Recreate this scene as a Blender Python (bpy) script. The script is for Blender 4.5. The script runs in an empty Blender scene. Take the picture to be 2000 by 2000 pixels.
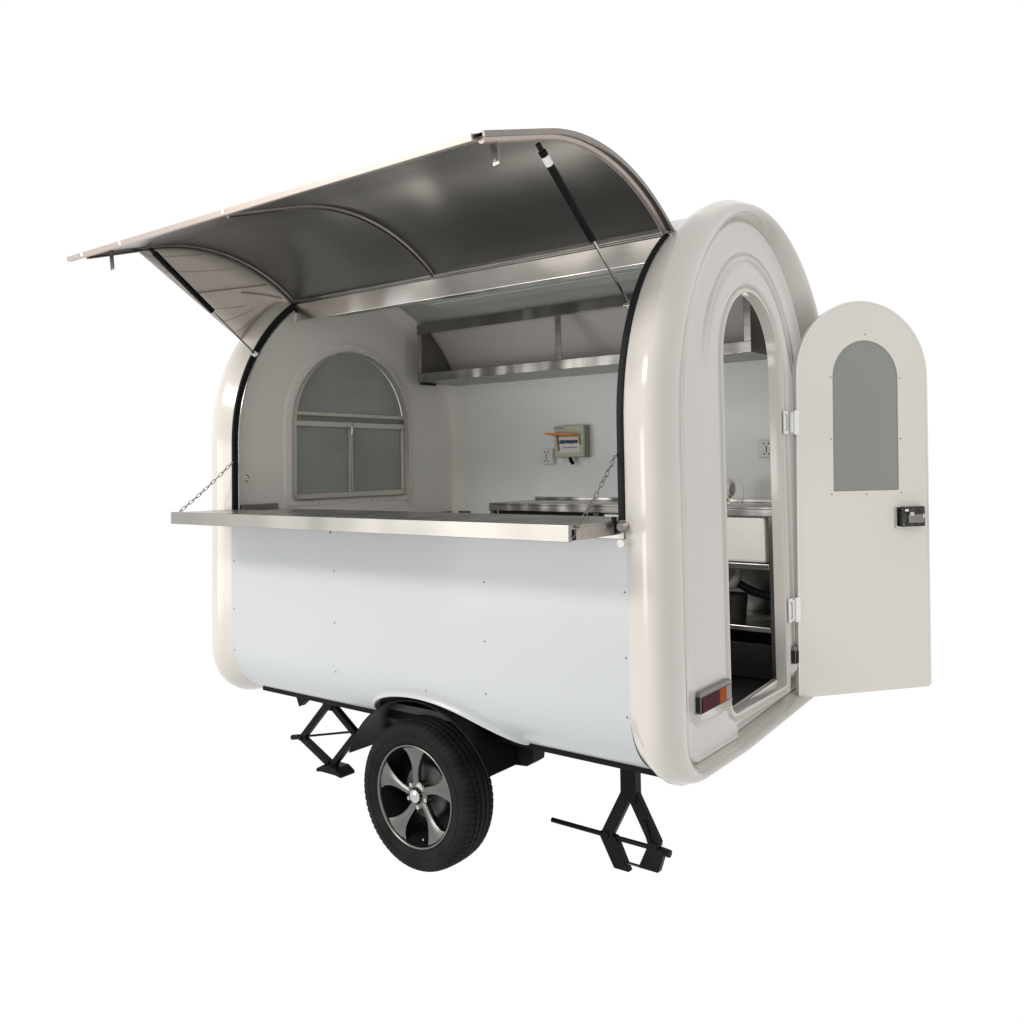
import bpy, bmesh, math, random
from mathutils import Vector, Matrix, noise
random.seed(4)
sc = bpy.context.scene
COL = sc.collection
PI = math.pi
V = Vector

# ------------------------------------------------------------------ camera
YAW, PITCH, ROLL = map(math.radians, (37.0451, 2.2476, -0.8784))
CAM = V((3.7374, -2.6752, 1.642))
fwd = V((-math.sin(YAW)*math.cos(PITCH), math.cos(YAW)*math.cos(PITCH), math.sin(PITCH)))
rt = V((math.cos(YAW), math.sin(YAW), 0)); up = rt.cross(fwd)
R_ = rt*math.cos(ROLL) + up*math.sin(ROLL); U_ = up*math.cos(ROLL) - rt*math.sin(ROLL)
cd = bpy.data.cameras.new('camera'); cam = bpy.data.objects.new('camera', cd); COL.objects.link(cam)
m = Matrix.Identity(4)
for i in range(3):
    m[i][0] = R_[i]; m[i][1] = U_[i]; m[i][2] = -fwd[i]; m[i][3] = CAM[i]
cam.matrix_world = m
cd.sensor_width = 36; cd.lens = 1749.55/2000*36
cd.shift_y = (840.74-1000)/2000; cd.clip_start = .05; cd.clip_end = 200
sc.camera = cam

# ------------------------------------------------------------------ light
w = bpy.data.worlds.new('World'); sc.world = w; w.use_nodes = True
bg = w.node_tree.nodes['Background']
bg.inputs['Color'].default_value = (1, 1, 1, 1); bg.inputs['Strength'].default_value = 1.02
sc.view_settings.view_transform = 'Standard'; sc.view_settings.look = 'None'
sc.view_settings.exposure = 0; sc.view_settings.gamma = 1

def area(name, loc, target, size, power, color=(1, .97, .93), sy=None):
    l = bpy.data.lights.new(name, 'AREA'); l.energy = power; l.color = color
    l.shape = 'RECTANGLE'; l.size = size; l.size_y = sy or size
    o = bpy.data.objects.new(name, l); COL.objects.link(o); o.location = loc
    o.rotation_euler = (V(target)-V(loc)).to_track_quat('-Z', 'Y').to_euler()
    return o
area('added_high_softbox', (-.2, -4.6, 4.4), (1.1, .3, 1.1), 2.8, 200, sy=.8)  # added softbox, out of view, high in front to give the body form
area('added_low_softbox', (-.75, -4.2, 1.15), (1.3, .2, 1.5), 2.3, 62, (1, .965, .92), sy=1.7)  # added softbox, out of view, low in front for steel highlights and interior

# ------------------------------------------------------------------ materials
def mat(name, col, rough=.5, metal=0., coat=0., nvar=0., nscale=3., bump=0., bscale=8., stretch=None, spec=.5, rvar=0., wave=0., wscale=1.5):
    M = bpy.data.materials.new(name); M.use_nodes = True
    nt = M.node_tree; b = nt.nodes['Principled BSDF']
    b.inputs['Base Color'].default_value = (*col, 1)
    b.inputs['Roughness'].default_value = rough; b.inputs['Metallic'].default_value = metal
    b.inputs['Coat Weight'].default_value = coat; b.inputs['Coat Roughness'].default_value = .10
    b.inputs['Specular IOR Level'].default_value = spec
    tc = nt.nodes.new('ShaderNodeTexCoord'); mp = nt.nodes.new('ShaderNodeMapping')
    nt.links.new(tc.outputs['Object'], mp.inputs['Vector'])
    if stretch: mp.inputs['Scale'].default_value = stretch
    if nvar or rvar:
        n = nt.nodes.new('ShaderNodeTexNoise'); n.inputs['Scale'].default_value = nscale; n.inputs['Detail'].default_value = 5
        nt.links.new(mp.outputs[0], n.inputs['Vector'])
        if nvar:
            r = nt.nodes.new('ShaderNodeMapRange'); r.inputs['From Min'].default_value = .3; r.inputs['From Max'].default_value = .7
            r.inputs['To Min'].default_value = 1-nvar; r.inputs['To Max'].default_value = 1+nvar
            nt.links.new(n.outputs['Fac'], r.inputs['Value'])
            mx = nt.nodes.new('ShaderNodeVectorMath'); mx.operation = 'SCALE'; mx.inputs[0].default_value = col
            nt.links.new(r.outputs[0], mx.inputs['Scale']); nt.links.new(mx.outputs[0], b.inputs['Base Color'])
        if rvar:
            r = nt.nodes.new('ShaderNodeMapRange'); r.inputs['From Min'].default_value = .3; r.inputs['From Max'].default_value = .7
            r.inputs['To Min'].default_value = max(.03, rough-rvar); r.inputs['To Max'].default_value = rough+rvar
            nt.links.new(n.outputs['Fac'], r.inputs['Value']); nt.links.new(r.outputs[0], b.inputs['Roughness'])
    if wave:      # the slow unevenness of folded sheet, along its length
        m2 = nt.nodes.new('ShaderNodeMapping'); m2.inputs['Scale'].default_value = (1, .35, .35); nt.links.new(tc.outputs['Object'], m2.inputs['Vector'])
        n = nt.nodes.new('ShaderNodeTexNoise'); n.inputs['Scale'].default_value = wscale; n.inputs['Detail'].default_value = 2
        nt.links.new(m2.outputs[0], n.inputs['Vector'])
        bp = nt.nodes.new('ShaderNodeBump'); bp.inputs['Strength'].default_value = 1.; bp.inputs['Distance'].default_value = wave
        nt.links.new(n.outputs['Fac'], bp.inputs['Height']); nt.links.new(bp.outputs[0], b.inputs['Normal'])
    if bump:
        n = nt.nodes.new('ShaderNodeTexNoise'); n.inputs['Scale'].default_value = bscale; n.inputs['Detail'].default_value = 3
        nt.links.new(mp.outputs[0], n.inputs['Vector'])
        bp = nt.nodes.new('ShaderNodeBump'); bp.inputs['Strength'].default_value = bump; bp.inputs['Distance'].default_value = .01
        nt.links.new(n.outputs['Fac'], bp.inputs['Height']); nt.links.new(bp.outputs[0], b.inputs['Normal'])
    return M
M_gel = mat('cream_gelcoat', (.505, .475, .440), .17, coat=.4, nvar=.02, nscale=1.2, bump=.12, bscale=2.2, spec=.35)
M_gelin = mat('cream_liner', (.85, .82, .77), .4, nvar=.03, nscale=2, bump=.1, bscale=3)
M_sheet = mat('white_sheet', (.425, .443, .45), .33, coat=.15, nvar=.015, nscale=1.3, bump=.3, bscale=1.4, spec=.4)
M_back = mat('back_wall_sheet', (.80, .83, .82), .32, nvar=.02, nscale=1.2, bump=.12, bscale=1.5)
M_door = mat('door_paint', (.63, .60, .55), .26, coat=.2, nvar=.02, nscale=1.5, bump=.1, bscale=2, spec=.35)
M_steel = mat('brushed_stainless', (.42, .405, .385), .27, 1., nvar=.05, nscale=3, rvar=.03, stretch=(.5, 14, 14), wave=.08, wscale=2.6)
M_steeld = mat('dark_stainless', (.25, .245, .23), .28, 1., nvar=.03, nscale=3, wave=.06, wscale=2.6)
M_lining = mat('shaded_steel_lining', (.215, .212, .203), .31, .85, nvar=.2, nscale=1.1, rvar=.06, stretch=(.6, 1, 1), wave=.016, wscale=1.6)  # hatch underside's shade and dim hall reflections put into the base colour
M_trim = mat('pale_aluminium_trim', (.47, .405, .37), .4, .8, nvar=.05, nscale=4, stretch=(.4, 3, 3))
M_trimd = mat('grey_steel_trim', (.26, .235, .215), .3, .9, nvar=.1, nscale=4)
M_rib = mat('rib_steel', (.24, .225, .21), .25, 1., nvar=.15, nscale=10)
M_rubber = mat('black_rubber', (.010, .011, .012), .55, bump=.2, bscale=30, spec=.12)
M_tyre = mat('tyre_rubber', (.012, .012, .0115), .7, nvar=.3, nscale=9, bump=.3, bscale=60, spec=.07)
M_black = mat('black_painted_steel', (.006, .0065, .0065), .45, nvar=.3, nscale=7, bump=.15, bscale=25, spec=.09)
M_alloy = mat('machined_alloy', (.165, .162, .155), .25, 1., nvar=.12, nscale=15)
M_chrome = mat('chrome', (.55, .54, .53), .1, 1.)
M_wheeldark = mat('dark_wheel_barrel', (.012, .012, .012), .35, .3, spec=.15)
M_disc = mat('grey_brake_drum', (.085, .085, .082), .5, .3, nvar=.2, nscale=20, spec=.2)
M_pane = mat('grey_window_film', (.33, .35, .33), .14, nvar=.15, nscale=1.5, bump=.08, bscale=2, coat=.2)
M_paned = mat('grey_door_window_film', (.235, .245, .225), .35, nvar=.05, nscale=1.2, spec=.3)
M_alu = mat('window_aluminium', (.66, .64, .57), .3, .5, nvar=.05, nscale=12)
M_white = mat('white_plastic', (.74, .73, .70), .35)
M_box = mat('beige_green_plastic', (.50, .52, .39), .45, nvar=.04)
M_boxd = mat('panel_white', (.72, .69, .66), .4)
M_orange = mat('orange_cover', (.85, .27, .02), .3)
M_blue = mat('blue_breaker', (.008, .045, .14), .4)
M_text = mat('blue_print', (.16, .22, .50), .6)
M_brown = mat('brown_pin', (.12, .06, .05), .5)
M_maroon = mat('maroon_lens', (.055, .006, .011), .5, bump=.2, bscale=90, spec=.06)
M_amber = mat('amber_lens', (.28, .05, .006), .5, bump=.2, bscale=90, spec=.06)
M_grey = mat('grey_lamp_housing', (.19, .19, .18), .4, spec=.3)
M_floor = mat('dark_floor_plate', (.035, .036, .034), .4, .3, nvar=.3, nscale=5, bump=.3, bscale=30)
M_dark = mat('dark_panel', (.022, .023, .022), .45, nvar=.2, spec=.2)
M_ceil = mat('grey_green_ceiling', (.42, .44, .41), .5, nvar=.03)
M_remnant = mat('pale_hall_remnant', (.62, .565, .505), .6, nvar=.06, nscale=4)  # for the added sheet that stands in for hall background
M_hall_line = mat('hall_line', (.27, .24, .21), .7)

# ------------------------------------------------------------------ helpers
def link(o, parent=None):
    COL.objects.link(o)
    if parent is not None:
        o.parent = parent
        o.matrix_parent_inverse = W[parent.name]
    return o
W = {}
def tag(o, label, cat, group=None):
    o['label'] = label; o['category'] = cat
    if group: o['group'] = group
    return o
def thing(name, loc, label, cat, group=None):
    o = bpy.data.objects.new(name, None); o.location = loc; o.empty_display_size = .1
    COL.objects.link(o); W[o.name] = Matrix.Translation(-V(loc)); return tag(o, label, cat, group)
def bm_obj(name, bm, M, parent=None, smooth=35, bevel=0., label=None):
    me = bpy.data.meshes.new(name)
    bmesh.ops.recalc_face_normals(bm, faces=bm.faces)
    bm.to_mesh(me); bm.free()
    if isinstance(M, (list, tuple)):
        for x in M: me.materials.append(x)
    else: me.materials.append(M)
    if smooth:
        me.shade_smooth()
        me.set_sharp_from_angle(angle=math.radians(smooth))
    o = bpy.data.objects.new(name, me); link(o, parent)
    W[o.name] = Matrix.Identity(4)
    if parent is not None: W[o.name] = Matrix.Identity(4)
    if bevel:
        b = o.modifiers.new('bevel', 'BEVEL'); b.width = bevel; b.segments = 2; b.limit_method = 'ANGLE'; b.angle_limit = math.radians(40)
        b.harden_normals = False
    if label: o['label'] = label
    return o
def B(): return bmesh.new()
def box(bm, x0, x1, y0, y1, z0, z1, mi=0):
    vs = [bm.verts.new((x, y, z)) for x in (x0, x1) for y in (y0, y1) for z in (z0, z1)]
    for f in ((0, 1, 3, 2), (4, 6, 7, 5), (0, 4, 5, 1), (2, 3, 7, 6), (0, 2, 6, 4), (1, 5, 7, 3)):
        bm.faces.new([vs[i] for i in f]).material_index = mi
    return vs
def obox(bm, a, b, w, h, side=V((0, 1, 0)), mi=0):
    """bar of section w (along side) x h from a to b"""
    a, b = V(a), V(b); d = (b-a).normalized(); s = (side - d*side.dot(d)).normalized(); n = d.cross(s)
    vs = [bm.verts.new(p + s*sx*w/2 + n*sn*h/2) for p in (a, b) for sx in (-1, 1) for sn in (-1, 1)]
    for f in ((0, 1, 3, 2), (4, 6, 7, 5), (0, 4, 5, 1), (2, 3, 7, 6), (0, 2, 6, 4), (1, 5, 7, 3)):
        bm.faces.new([vs[i] for i in f]).material_index = mi
def tube(bm, pts, r, n=10, closed=False, rs=None, caps=True):
    pts = [V(p) for p in pts]; k = len(pts); rings = []
    prev = None
    for i, p in enumerate(pts):
        if closed: d = pts[(i+1) % k]-pts[i-1]
        else: d = pts[min(i+1, k-1)]-pts[max(i-1, 0)]
        d.normalize()
        if prev is None:
            prev = d.orthogonal().normalized()
        s = (prev - d*prev.dot(d)).normalized(); prev = s; t = d.cross(s)
        rr = rs[i] if rs else r
        rings.append([bm.verts.new(p + (s*math.cos(a)+t*math.sin(a))*rr) for a in [2*PI*j/n for j in range(n)]])
    for i in range(k if closed else k-1):
        A, C = rings[i], rings[(i+1) % k]
        for j in range(n): bm.faces.new((A[j], A[(j+1) % n], C[(j+1) % n], C[j]))
    if not closed and caps:
        bm.faces.new(rings[0]); bm.faces.new(rings[-1][::-1])
def loft(bm, rings, closed=True, mi=0):
    vr = [[bm.verts.new(p) for p in r] for r in rings]; n = len(vr[0])
    for a, b in zip(vr, vr[1:]):
        for j in range(n if closed else n-1):
            bm.faces.new((a[j], a[(j+1) % n], b[(j+1) % n], b[j])).material_index = mi
    return vr
def lathe_y(bm, prof, cx, cz, n=96, mod=None, closed=False):
    """prof: (r, y) around an axis parallel to y"""
    rings = []
    for k, (r, y) in enumerate(prof):
        ring = []
        for j in range(n):
            a = 2*PI*j/n; rr = r
            if mod: rr = mod(k, j, r)
            ring.append((cx + rr*math.cos(a), y, cz + rr*math.sin(a)))
        rings.append(ring)
    if closed: rings.append(rings[0])
    vr = loft(bm, rings); bmesh.ops.remove_doubles(bm, verts=bm.verts, dist=1e-6)
    return vr

# ------------------------------------------------------------------ body geometry
S = 2.2; R = .895; ZC = 1.78; YH = .3843; ZH = 2.515
YHOLE = 1.44     # height of the serving hatch sill
def outline(ax, zs, top, zb, rbL, rbR=None, nb=36, ncn=10, ns=24, na=64):
    """closed arch outline in (y,z), from the bottom centre towards -y, up, over and back"""
    if rbR is None: rbR = rbL
    p = []; yl, yr = R-ax, R+ax; az = top-zs
    for i in range(nb): p.append((R + (yl+rbL-R)*i/nb, zb))
    for i in range(ncn): a = PI/2*i/ncn; p.append((yl+rbL-rbL*math.sin(a), zb+rbL-rbL*math.cos(a)))
    for i in range(ns): p.append((yl, zb+rbL+(zs-zb-rbL)*i/ns))
    for i in range(na): a = PI*i/na; p.append((R-ax*math.cos(a), zs+az*math.sin(a)))
    for i in range(ns): p.append((yr, zs-(zs-zb-rbR)*i/ns))
    for i in range(ncn): a = PI/2*i/ncn; p.append((yr-rbR+rbR*math.cos(a), zb+rbR-rbR*math.sin(a)))
    for i in range(nb): p.append((yr-rbR-(yr-rbR-R)*i/nb, zb))
    return p
def lerp(a, b, t): return a+(b-a)*t
def sstep(a, b, x):
    t = min(1, max(0, (x-a)/(b-a))); return t*t*(3-2*t)

trailer = thing('food_trailer', (1.1, .895, 0), 'white rounded food trailer with raised serving hatch, fold-out counter and open arched rear door', 'food trailer')

WS = -.022
def wsh(o): return [(y+WS, z) for y, z in o]
def end_shell(side):
    """side +1: door end at x=S, -1: window end at x=0"""
    X = (lambda dx: S+dx) if side > 0 else (lambda dx: -dx)
    rings = []
    def add(dx, o, fn=None):
        if min(z for y, z in o) < .66:
            w0 = min(y for y, z in o); k = sstep(.33, .45, R-w0)
            o = [(y, z + (.055*k*max(0, y-.62)*sstep(1.2, .7, z) if z < 1.2 else 0)) for y, z in o]
        rings.append([(X(dx + (fn(y, z) if fn else 0)), y, z) for y, z in o])
    O = lambda d, **k: outline(R+d, ZC, 2.675+d, .565-d, .24+d*.5, .48)
    add(-.004, O(-.012)); add(-.004, O(-.002)); add(.004, O(.003)); add(.014, O(.008)); add(.035, O(.020)); add(.062, O(.034)); add(.09, O(.0405)); add(.11, O(.039)); add(.125, O(.031))
    o0 = dict(ax=.926, zs=1.78, top=2.706, zb=.534, rb=.25, rr=.48); o1 = dict(ax=.702, zs=1.76, top=2.648, zb=.575, rb=.09, rr=.25)
    def mixo(a, b, t): return outline(lerp(a['ax'], b['ax'], t), lerp(a['zs'], b['zs'], t), lerp(a['top'], b['top'], t), lerp(a['zb'], b['zb'], t), lerp(a['rb'], b['rb'], t), lerp(a['rr'], b['rr'], t))
    for t, dx in ((.06, .138), (.14, .149), (.25, .158), (.38, .163), (.52, .162), (.66, .154), (.78, .141), (.88, .126), (.95, .113), (1., .104)):
        add(dx, mixo(o0, o1, t))
    if side > 0: o2 = dict(ax=.335, zs=2.05, top=2.385, zb=.63, rb=.05, rr=.03)
    else: o2 = dict(ax=.48, zs=1.88, top=2.36, zb=1.435, rb=.03, rr=.03)
    def step_fn(y, z):
        # the door sill area is set back behind the raised panel carrying the lamp
        if side < 0: return 0
        return -.028*sstep(.655, .672, y)*sstep(.70, .66, z) if y < 1.4 else 0
    bead = lambda y, z: sstep(1.95, 2.25, z) if side > 0 else 0
    o1b = dict(o1)
    for t, dx in ((.012, .099), (.03, .103), (.05, .107), (.075, .1075), (.11, .105)):
        add(dx, mixo(o1, o2, t), step_fn)
    for t in (.2, .3, .4, .48): add(.104, mixo(o1, o2, t), step_fn)
    for t, db in ((.52, 0), (.535, -.006), (.55, -.009), (.57, -.002), (.59, .004), (.62, .005), (.64, .0), (.655, -.006), (.675, -.007), (.7, 0)):
        add(.104, mixo(o1, o2, t), lambda y, z, db=db: db*.8*bead(y, z)+step_fn(y, z))
    for t in (.78, .86, .94): add(.104, mixo(o1, o2, t), step_fn)
    def small(d):   # rings round the opening
        if side > 0: return outline(.295+d, 2.05, 2.345+d, .668-d, .06+d, .015+d*.5)
        return wsh(outline(.43+d, 1.88, 2.30+d, 1.475-d, .02+d))
    for d, dx in ((.036, .104), (.031, .100), (.028, .094), (.024, .093), (.02, .099), (.014, .104), (.006, .105), (.001, .103), (0, .097), (0, .08), (0, .055)):
        add(dx, small(d))
    bm = B(); loft(bm, rings)
    o = bm_obj('end_shell', bm, M_gel, trailer, 50)
    o['label'] = 'rounded cream end wall with the arched doorway' if side > 0 else 'rounded cream end wall with the arched window'
    # inner liner
    rings = []
    add(-.006, outline(.865, ZC, 2.645, .62, .12)); add(.02, outline(.863, ZC, 2.643, .622, .12)); add(.05, outline(.852, ZC, 2.632, .63, .12))
    add(.075, outline(.825, ZC, 2.605, .65, .11)); add(.088, outline(.78, ZC, 2.56, .66, .1))
    XI = .092 if side < 0 else .058
    rings = rings[:-2]
    add(XI*.80, outline(.845, ZC, 2.62, .64, .11)); add(XI*.91, outline(.83, ZC, 2.605, .645, .11)); add(XI*.965, outline(.81, ZC, 2.585, .65, .1)); add(XI*.99, outline(.785, ZC, 2.56, .652, .1)); add(XI, outline(.76, ZC, 2.53, .655, .1))
    if side > 0:
        for t in (.3, .6, .9): add(XI, outline(lerp(.76, .30, t), lerp(ZC, 2.05, t), lerp(2.53, 2.35, t), lerp(.655, .66, t), .05, .02))
        add(XI, outline(.296, 2.05, 2.346, .664, .06, .015))
    else:
        for t in (.3, .6, .9): add(XI, outline(lerp(.76, .49, t), lerp(ZC, 1.88, t), lerp(2.53, 2.37, t), lerp(.655, 1.43, t), .05, .03))
        for d, q in ((.058, 0), (.054, -.003), (.049, -.005), (.042, -.005), (.03, -.005), (.006, -.005), (.001, -.003), (0, 0), (0, .01)):
            add(XI+q, wsh(outline(.43+d, 1.88, 2.30+d, 1.475-d*.62, .02+d*.6)))
    bm = B(); loft(bm, rings)
    bm_obj('end_liner', bm, M_gelin, trailer, 50)
end_shell(1); end_shell(-1)

# profile of the long skin, by running length from the sill of the hatch downwards
def side_prof(n1=14, n2=14, off=0.):
    pts = [(off, lerp(YHOLE-.02, .83, i/n1)) for i in range(n1)]
    cy, cz, r = .25, .80, .25
    for i in range(n2+1):
        a = lerp(0, math.radians(66), i/n2)
        pts.append((cy-(r-off)*math.cos(a), cz-(r-off)*math.sin(a)))
    return pts
ARCH = [(.86, .572), (.885, .60), (.92, .645), (.98, .682), (1.06, .708), (1.16, .722), (1.26, .724), (1.36, .712), (1.44, .692), (1.51, .664), (1.57, .636), (1.62, .608), (1.655, .585), (1.67, .572)]
def arch_z(x):
    if x <= ARCH[0][0] or x >= ARCH[-1][0]: return 0
    for (a, za), (b, zb) in zip(ARCH, ARCH[1:]):
        if a <= x <= b: return lerp(za, zb, (x-a)/(b-a))
def side_y(z, off=0):
    if z >= .80: return off
    s = min(1, (.80-z)/.25); return .25-(.25-off)*math.sqrt(max(0, 1-s*s))
def cut_profile(x, n=34, off=0.):
    zend = max(.572, arch_z(x)); out = []
    for i in range(n+1):
        t = i/n; z = lerp(YHOLE-.02, zend, 1-(1-t)**1.6)
        out.append((x, side_y(z, off), z))
    return out
xs = sorted(set([round(i*.05, 4) for i in range(45)] + [a for a, _ in ARCH] + [.86-.001, 1.716]))
bm = B(); loft(bm, [cut_profile(x) for x in xs], closed=False)
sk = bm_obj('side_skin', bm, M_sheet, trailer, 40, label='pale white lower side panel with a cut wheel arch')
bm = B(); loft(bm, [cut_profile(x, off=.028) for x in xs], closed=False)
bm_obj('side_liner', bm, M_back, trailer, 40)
# flared white lip round the wheel arch
lipc = [(x, side_y(z), z) for x, z in ARCH]
fine = []
for a, b in zip(lipc, lipc[1:]):
    for i in range(4): fine.append(V(a).lerp(V(b), i/4))
fine.append(V(lipc[-1]))
for _ in range(6): fine = [fine[0]]+[(fine[i-1]+fine[i]*2+fine[i+1])/4 for i in range(1, len(fine)-1)]+[fine[-1]]
bm = B(); rg = []
for i, p in enumerate(fine):
    k = max(0., math.sin(PI*i/(len(fine)-1)))**.5
    d = (fine[min(i+1, len(fine)-1)]-fine[max(i-1, 0)]).normalized(); nrm = V((-d.z, 0, d.x)).normalized()
    if nrm.z < 0: nrm = -nrm
    rg.append([p+nrm*.022*k+V((0, -.002, 0)), p+nrm*.012*k+V((0, -.018*k, 0)), p+V((0, -.032*k, 0)), p-nrm*.008+V((0, -.034*k, 0)), p-nrm*.012+V((0, -.026*k, 0)), p-nrm*.006+V((0, .02, 0))])
loft(bm, rg, closed=True); bm_obj('wheel_arch_lip', bm, M_sheet, trailer, 60, label='bright white flared lip over the wheel')

# roof and far wall
def roof_prof(r, n=60):
    a0 = math.atan2(ZH-ZC, YH-R); pts = []
    for i in range(n+1):
        a = lerp(a0, 0, i/n); pts.append((R+r*math.cos(a), ZC+r*math.sin(a)))
    yb = R+r
    for i in range(1, 15): pts.append((yb, lerp(ZC, .80, i/14)))
    for i in range(1, 11):
        a = math.radians(66)*i/10; pts.append((yb-.25+.25*math.cos(a), .80-.25*math.sin(a)))
    return pts
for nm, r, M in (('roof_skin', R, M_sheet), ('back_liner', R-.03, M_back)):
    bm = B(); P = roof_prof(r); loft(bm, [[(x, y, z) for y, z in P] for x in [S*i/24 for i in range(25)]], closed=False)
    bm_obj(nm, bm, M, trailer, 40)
# floor
bm = B(); box(bm, -.05, S+.055, .12, 1.67, .60, .63); bm_obj('cabin_floor', bm, M_floor, trailer, 0)

# rubber seals round the hatch
def seal(x0, x1, dep=.04):
    a0 = math.atan2(ZH-ZC, YH-R)-.02
    path = [(0, YHOLE+(ZC-YHOLE)*i/16) for i in range(16)] + [None]
    P = []
    for i in range(17): P.append((V((0, -1, 0)), 0, lerp(YHOLE+.01, ZC, i/16)))
    for i in range(1, 41):
        a = lerp(PI, a0, i/40); P.append((V((0, math.cos(a), math.sin(a))), R+R*math.cos(a), ZC+R*math.sin(a)))
    rg = []
    for n, y, z in P:
        c = V((0, y, z)); o_ = [(x0, .002), (x0+(x1-x0)*.3, .006), (x0+(x1-x0)*.7, .006), (x1, .002), (x1, -dep), (x0, -dep)]
        rg.append([(xx, (c+n*k).y, (c+n*k).z) for xx, k in o_])
    bm = B(); vr = loft(bm, rg); bm.faces.new(vr[0]); bm.faces.new(vr[-1][::-1])
    return bm_obj('rubber_seal', bm, M_rubber, trailer, 30)
seal(S-.030, S-.005); seal(-.001, .013, .022)
# thin steel edge inside the left seal
bm = B(); a0 = math.atan2(ZH-ZC, YH-R)
pl = [(.014, .028, lerp(YHOLE+.01, ZC, i/8)) for i in range(8)] + [(.014, R+(R-.028)*math.cos(lerp(PI, a0+.05, i/30)), ZC+(R-.028)*math.sin(lerp(PI, a0+.05, i/30))) for i in range(31)]
tube(bm, pl, .004, 8); bm_obj('hatch_jamb', bm, M_steel, trailer)

# fascia beam under the hatch hinge
bm = B(); box(bm, -.0, S, YH-.004, YH+.05, 2.415, 2.508); bm_obj('hatch_header', bm, mat('header_steel', (.78, .745, .71), .24, 1., nvar=.04, nscale=3, stretch=(.6, 30, 30), wave=.16, wscale=1.3), trailer, 0, .003)
bm = B(); box(bm, -.01, S+.01, YH-.014, YH+.01, 2.508, 2.522); bm_obj('hinge_strip', bm, M_rib, trailer, 0, .002)
bm = B(); tube(bm, [(0, YH-.018, 2.518), (S, YH-.018, 2.518)], .007, 10); bm_obj('hinge_rod', bm, M_steeld, trailer)
bm = B(); tube(bm, [(.02, YH-.0, 2.455), (.02, YH-.012, 2.43), (.02, YH-.012, 2.41)], .012, 10); bm_obj('pivot_cap', bm, M_gel, trailer)
# ceiling lining and lamp housing
bm = B(); P = [(YH+.05, 2.418)]+[(R+(R-.033)*math.cos(a), ZC+(R-.033)*math.sin(a)) for a in [lerp(a0-.09, PI/2-.55, i/20) for i in range(21)]]
loft(bm, [[(x, y, z) for y, z in P] for x in (0.0, S)], closed=False); bm_obj('ceiling_lining', bm, M_ceil, trailer, 40)

# ------------------------------------------------------------------ hatch canopy
PSI = math.radians(72.6); CL = 1.2
A0 = math.atan2(ZH-ZC, YH-R); AL = (PI-A0)*R
def can(t, off=0.):
    """section of the canopy; t = running length from hinge, off = out through the outer skin"""
    if t < AL: a = A0+t/R; p = (R+(R+off)*math.cos(a), ZC+(R+off)*math.sin(a))
    else: p = (-off, ZC-(t-AL))
    dy, dz = p[0]-YH, p[1]-ZH; c, s = math.cos(PSI), math.sin(PSI)
    return (YH+dy*c+dz*s-.0, ZH-dy*s+dz*c)
TS = [CL*i/44 for i in range(45)]
X0C, X1C = -.012, S+.004
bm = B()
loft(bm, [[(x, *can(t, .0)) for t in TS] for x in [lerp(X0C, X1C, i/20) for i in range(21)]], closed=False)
bm_obj('canopy_lining', bm, M_lining, trailer, 40, label='steel inner lining of the raised hatch, underside shade put into its colour')
bm = B(); loft(bm, [[(x, *can(t, .010)) for t in TS] for x in [lerp(X0C, X1C, i/20) for i in range(21)]], closed=False)
bm_obj('canopy_skin', bm, M_sheet, trailer, 40)
def strip(x0, x1, o0, o1, t0=0, t1=CL, n=44):
    bm = B(); rg = []
    for i in range(n+1):
        t = lerp(t0, t1, i/n); a, b = can(t, o0), can(t, o1)
        rg.append([(x0, *a), (x1, *a), (x1, *b), (x0, *b)])
    vr = loft(bm, rg); bm.faces.new(vr[0]); bm.faces.new(vr[-1][::-1]); return bm
for x0, x1 in ((X0C-.006, X0C+.004), (X1C-.004, X1C+.006)):
    bm_obj('canopy_edge', strip(x0, x1, -.004, .013), M_trimd, trailer, 40, .001)
for xc, M in ((.012, M_rib), (1.0, M_rib), (S-.022, M_trim)):
    rg = []; bm = B(); n = 44
    for i in range(n+1):
        t = lerp(.01, CL-.02, i/n)
        rg.append([(xc+dx, *can(t, o)) for dx, o in ((-.013, -.001), (-.010, -.013), (-.003, -.017), (.003, -.017), (.010, -.013), (.013, -.001))])
    vr = loft(bm, rg); bm.faces.new(vr[0]); bm.faces.new(vr[-1][::-1])
    bm_obj('canopy_rib', bm, M, trailer, 60)
# front bar of the canopy, slightly longer than the skin to the left
bm = B(); ty, tz = can(CL, .012)
dirn = V((0, can(CL, .0)[0]-can(CL-.1, 0)[0], can(CL, 0)[1]-can(CL-.1, 0)[1])).normalized()
nrm = V((0, dirn.z, -dirn.y));
if nrm.z < 0: nrm = -nrm
def bar_section(x, d0, d1, n0, n1):
    c = V((x, *can(CL, 0)))
    return [c+dirn*d0+nrm*n0, c+dirn*d1+nrm*n0, c+dirn*d1+nrm*n1, c+dirn*d0+nrm*n1]
vr = loft(bm, [bar_section(-.10, -.02, .010, -.008, .014), bar_section(S-.03, -.03, .010, -.008, .014)])
bm.faces.new(vr[0]); bm.faces.new(vr[-1][::-1])
bm_obj('canopy_front_bar', bm, M_trim, trailer, 0, .003)
for x in (.03, .33, 1.02):
    bm = B(); vr = loft(bm, [bar_section(x-.008, .008, .0125, -.002, .012), bar_section(x+.008, .008, .0125, -.002, .012)]); bm.faces.new(vr[0]); bm.faces.new(vr[-1][::-1])
    bm_obj('bar_clip', bm, M_white, trailer, 0, .001)
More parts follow.
